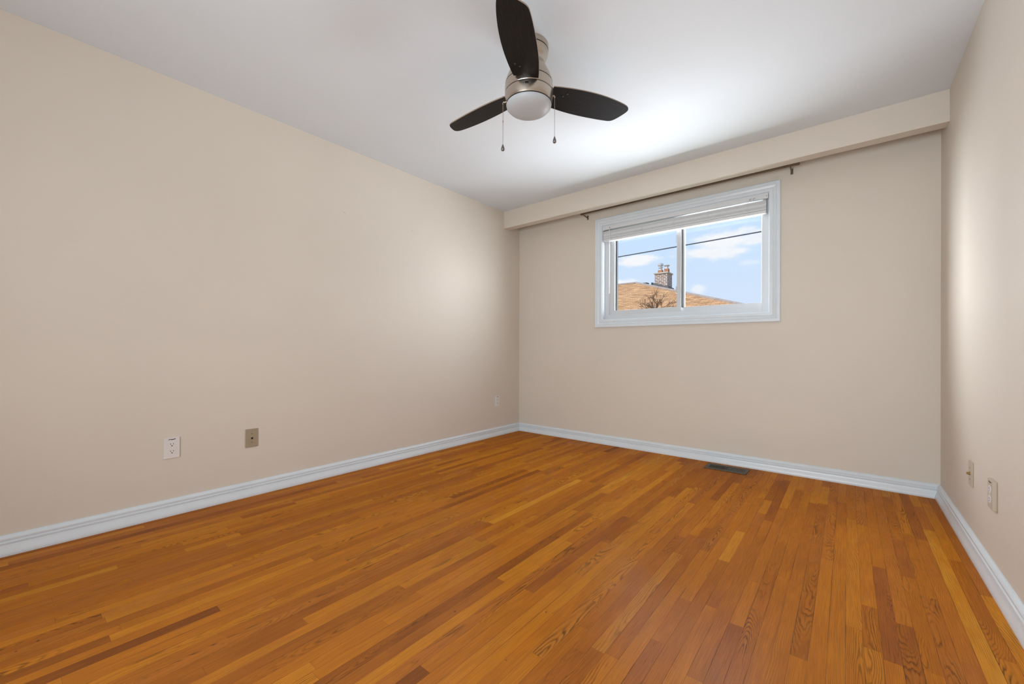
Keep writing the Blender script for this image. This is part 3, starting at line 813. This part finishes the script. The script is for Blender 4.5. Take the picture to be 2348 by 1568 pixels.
# chimney
CX0, CX1, CY0, CY1 = -5.03, -4.37, 18.0, 18.75
bm = bmesh.new(); lay = bm.loops.layers.uv.new('loc')
box(bm, CX0, CX1, CY0, CY1, 3.2, 4.96)
for f in bm.faces:
    for lp in f.loops:
        c = lp.vert.co
        lp[lay].uv = (c.x + 10, c.z) if abs(f.normal.y) > 0.5 or abs(f.normal.z) > .5 else (c.y + 0.1, c.z)
ch = obj('chimney', bm, M['brick'], hs)
bm = bmesh.new(); box(bm, CX0 - 0.05, CX1 + 0.05, CY0 - 0.05, CY1 + 0.05, 4.945, 5.01, 0.012); obj('chimney_crown', bm, M['concrete'], ch)
for fx, tall in ((-4.85, 1), (-4.52, 0)):
    bm = bmesh.new(); box(bm, fx - 0.11, fx + 0.11, 18.26, 18.48, 5.0, 5.19 + 0.04*(1 - tall), 0.01)
    obj('flue', bm, M['terracotta'], ch)
    bm = bmesh.new(); zb = 5.19 + 0.04*(1 - tall)
    if tall:
        lathe(bm, [(0.0, 0), (0.10, 0), (0.10, 0.06), (0.075, 0.08), (0.075, 0.11), (0.13, 0.13), (0.13, 0.145), (0.07, 0.16), (0.07, 0.21), (0.14, 0.23), (0.15, 0.25), (0.15, 0.33), (0.12, 0.36), (0, 0.375)], (fx, 18.37, zb), (0, 0, 1), 20)
    else:
        lathe(bm, [(0.0, 0), (0.095, 0), (0.085, 0.09), (0.09, 0.12), (0.145, 0.16), (0.15, 0.185), (0.11, 0.20), (0, 0.205)], (fx, 18.37, zb), (0, 0, 1), 20)
    o = obj('flue_cap', bm, M['galv'], ch); shade_auto(o, 30)
bm = bmesh.new()
sk = 0.412*6.4/(ex + 6.05)
def on_end(x_): return 4.575 - (x_ + 6.05)*sk
prism(bm, [(CX0 - 0.08, on_end(CX0 - 0.08) - 0.15), (CX1 + 0.08, on_end(CX1 + 0.08) - 0.15), (CX1 + 0.08, on_end(CX1 + 0.08) + 0.24), (CX0 - 0.08, on_end(CX0 - 0.08) + 0.24)], CY0 - 0.05, CY1 + 0.06, 'y')
obj('flashing', bm, M['flash'], ch)
bm = bmesh.new(); tube(bm, [(-5.178, 18.0, on_end(-5.178) - 0.1), (-5.178, 18.0, 4.515)], 0.048, 12)
tube(bm, [(-5.178, 18.0, on_end(-5.178) - 0.05), (-5.178, 18.0, on_end(-5.178) + 0.06)], [0.15, 0.05], 12)
obj('vent_pipe', bm, M['pipe'], hs)
bm = bmesh.new(); box(bm, -5.76, -5.44, 17.95, 18.30, on_end(-5.6) - 0.10, on_end(-5.6) + 0.13, 0.02)
obj('roof_vent', bm, M['flash'], hs)

# ------------------------------------------------------------------ outside: bare tree, cable, ground
tr_ = thing('bare_tree', 'small bare budding tree in front of the tan roof', 'tree', (-1.685, 9.0, -1.2))
bm = bmesh.new(); bud = bmesh.new(); rt_ = random.Random(11)
def branch(p, d, ln, r, depth):
    n = 4; pts = [p.copy()]
    for k in range(n):
        d = (d + Vector((rt_.uniform(-1, 1), rt_.uniform(-1, 1), rt_.uniform(-.5, .8)))*0.16).normalized()
        pts.append(pts[-1] + d*(ln/n))
    rs = [r*(1 - 0.45*k/n) for k in range(n + 1)]
    tube(bm, pts, rs, 5, cap=True)
    if depth == 0:
        for q_ in pts[1:]:
            for _ in range(2):
                c = q_ + Vector([rt_.gauss(0, 0.020) for _ in range(3)])
                vs = bmesh.ops.create_icosphere(bud, subdivisions=0 if False else 1, radius=rt_.uniform(0.004, 0.009))['verts']
                bmesh.ops.translate(bud, verts=vs, vec=c)
        return
    for k in range(rt_.choice((3, 4))):
        s = rt_.uniform(0.35, 1.0); i = min(n - 1, int(s*n)); q_ = pts[i].lerp(pts[i+1], s*n - i)
        an = rt_.uniform(0, 2*math.pi); side = d.orthogonal().normalized(); side = Matrix.Rotation(an, 3, d) @ side
        nd = (d*rt_.uniform(0.65, 1.0) + side*rt_.uniform(0.45, 0.85) + Vector((0, 0, 0.10))).normalized()
        branch(q_, nd, ln*rt_.uniform(0.55, 0.75), r*0.52, depth - 1)
p = Vector((-1.685, 9.0, -1.2))
tube(bm, [p, p + Vector((0.02, 0, 1.6)), Vector((-1.70, 9.0, 1.75)), Vector((-1.69, 9.0, 2.05))], [0.06, 0.04, 0.028, 0.022], 8)
for az_, tilt, ln in ((0.1, 0.55, 0.42), (2.2, 0.75, 0.42), (3.4, 0.8, 0.50), (5.0, 0.6, 0.42), (1.2, 0.15, 0.46), (4.2, 0.25, 0.46), (0.0, 0.95, 0.45), (3.0, 0.2, 0.5)):
    branch(Vector((-1.69, 9.0, rt_.uniform(1.80, 2.04))), Vector((math.cos(az_)*math.sin(tilt), math.sin(az_)*math.sin(tilt), math.cos(tilt))), ln, 0.016, 2)
obj('branches', bm, M['bark'], tr_)
bo = obj('buds', bud, M['bud'], tr_); bo['kind'] = 'stuff'
bm = bmesh.new()
n = 40; pts = []
for k in range(n + 1):
    x_ = -24 + 44*k/n
    sag = 0.0000
    pts.append((x_, 8.0, 3.75019 + (x_ + 2.5652)*0.02603 + 0.0009*((x_ + 0.65)**2 - 3.7)))
tube(bm, pts, 0.0155, 8)
tag(obj('overhead_cable', bm, M['wire'], smooth=True), 'dark overhead cable crossing the sky outside both window panes', 'cable')
bm = bmesh.new(); box(bm, -60, 60, -60, 80, -1.5, -1.2)
struct(obj('ground', bm, M['grass']))
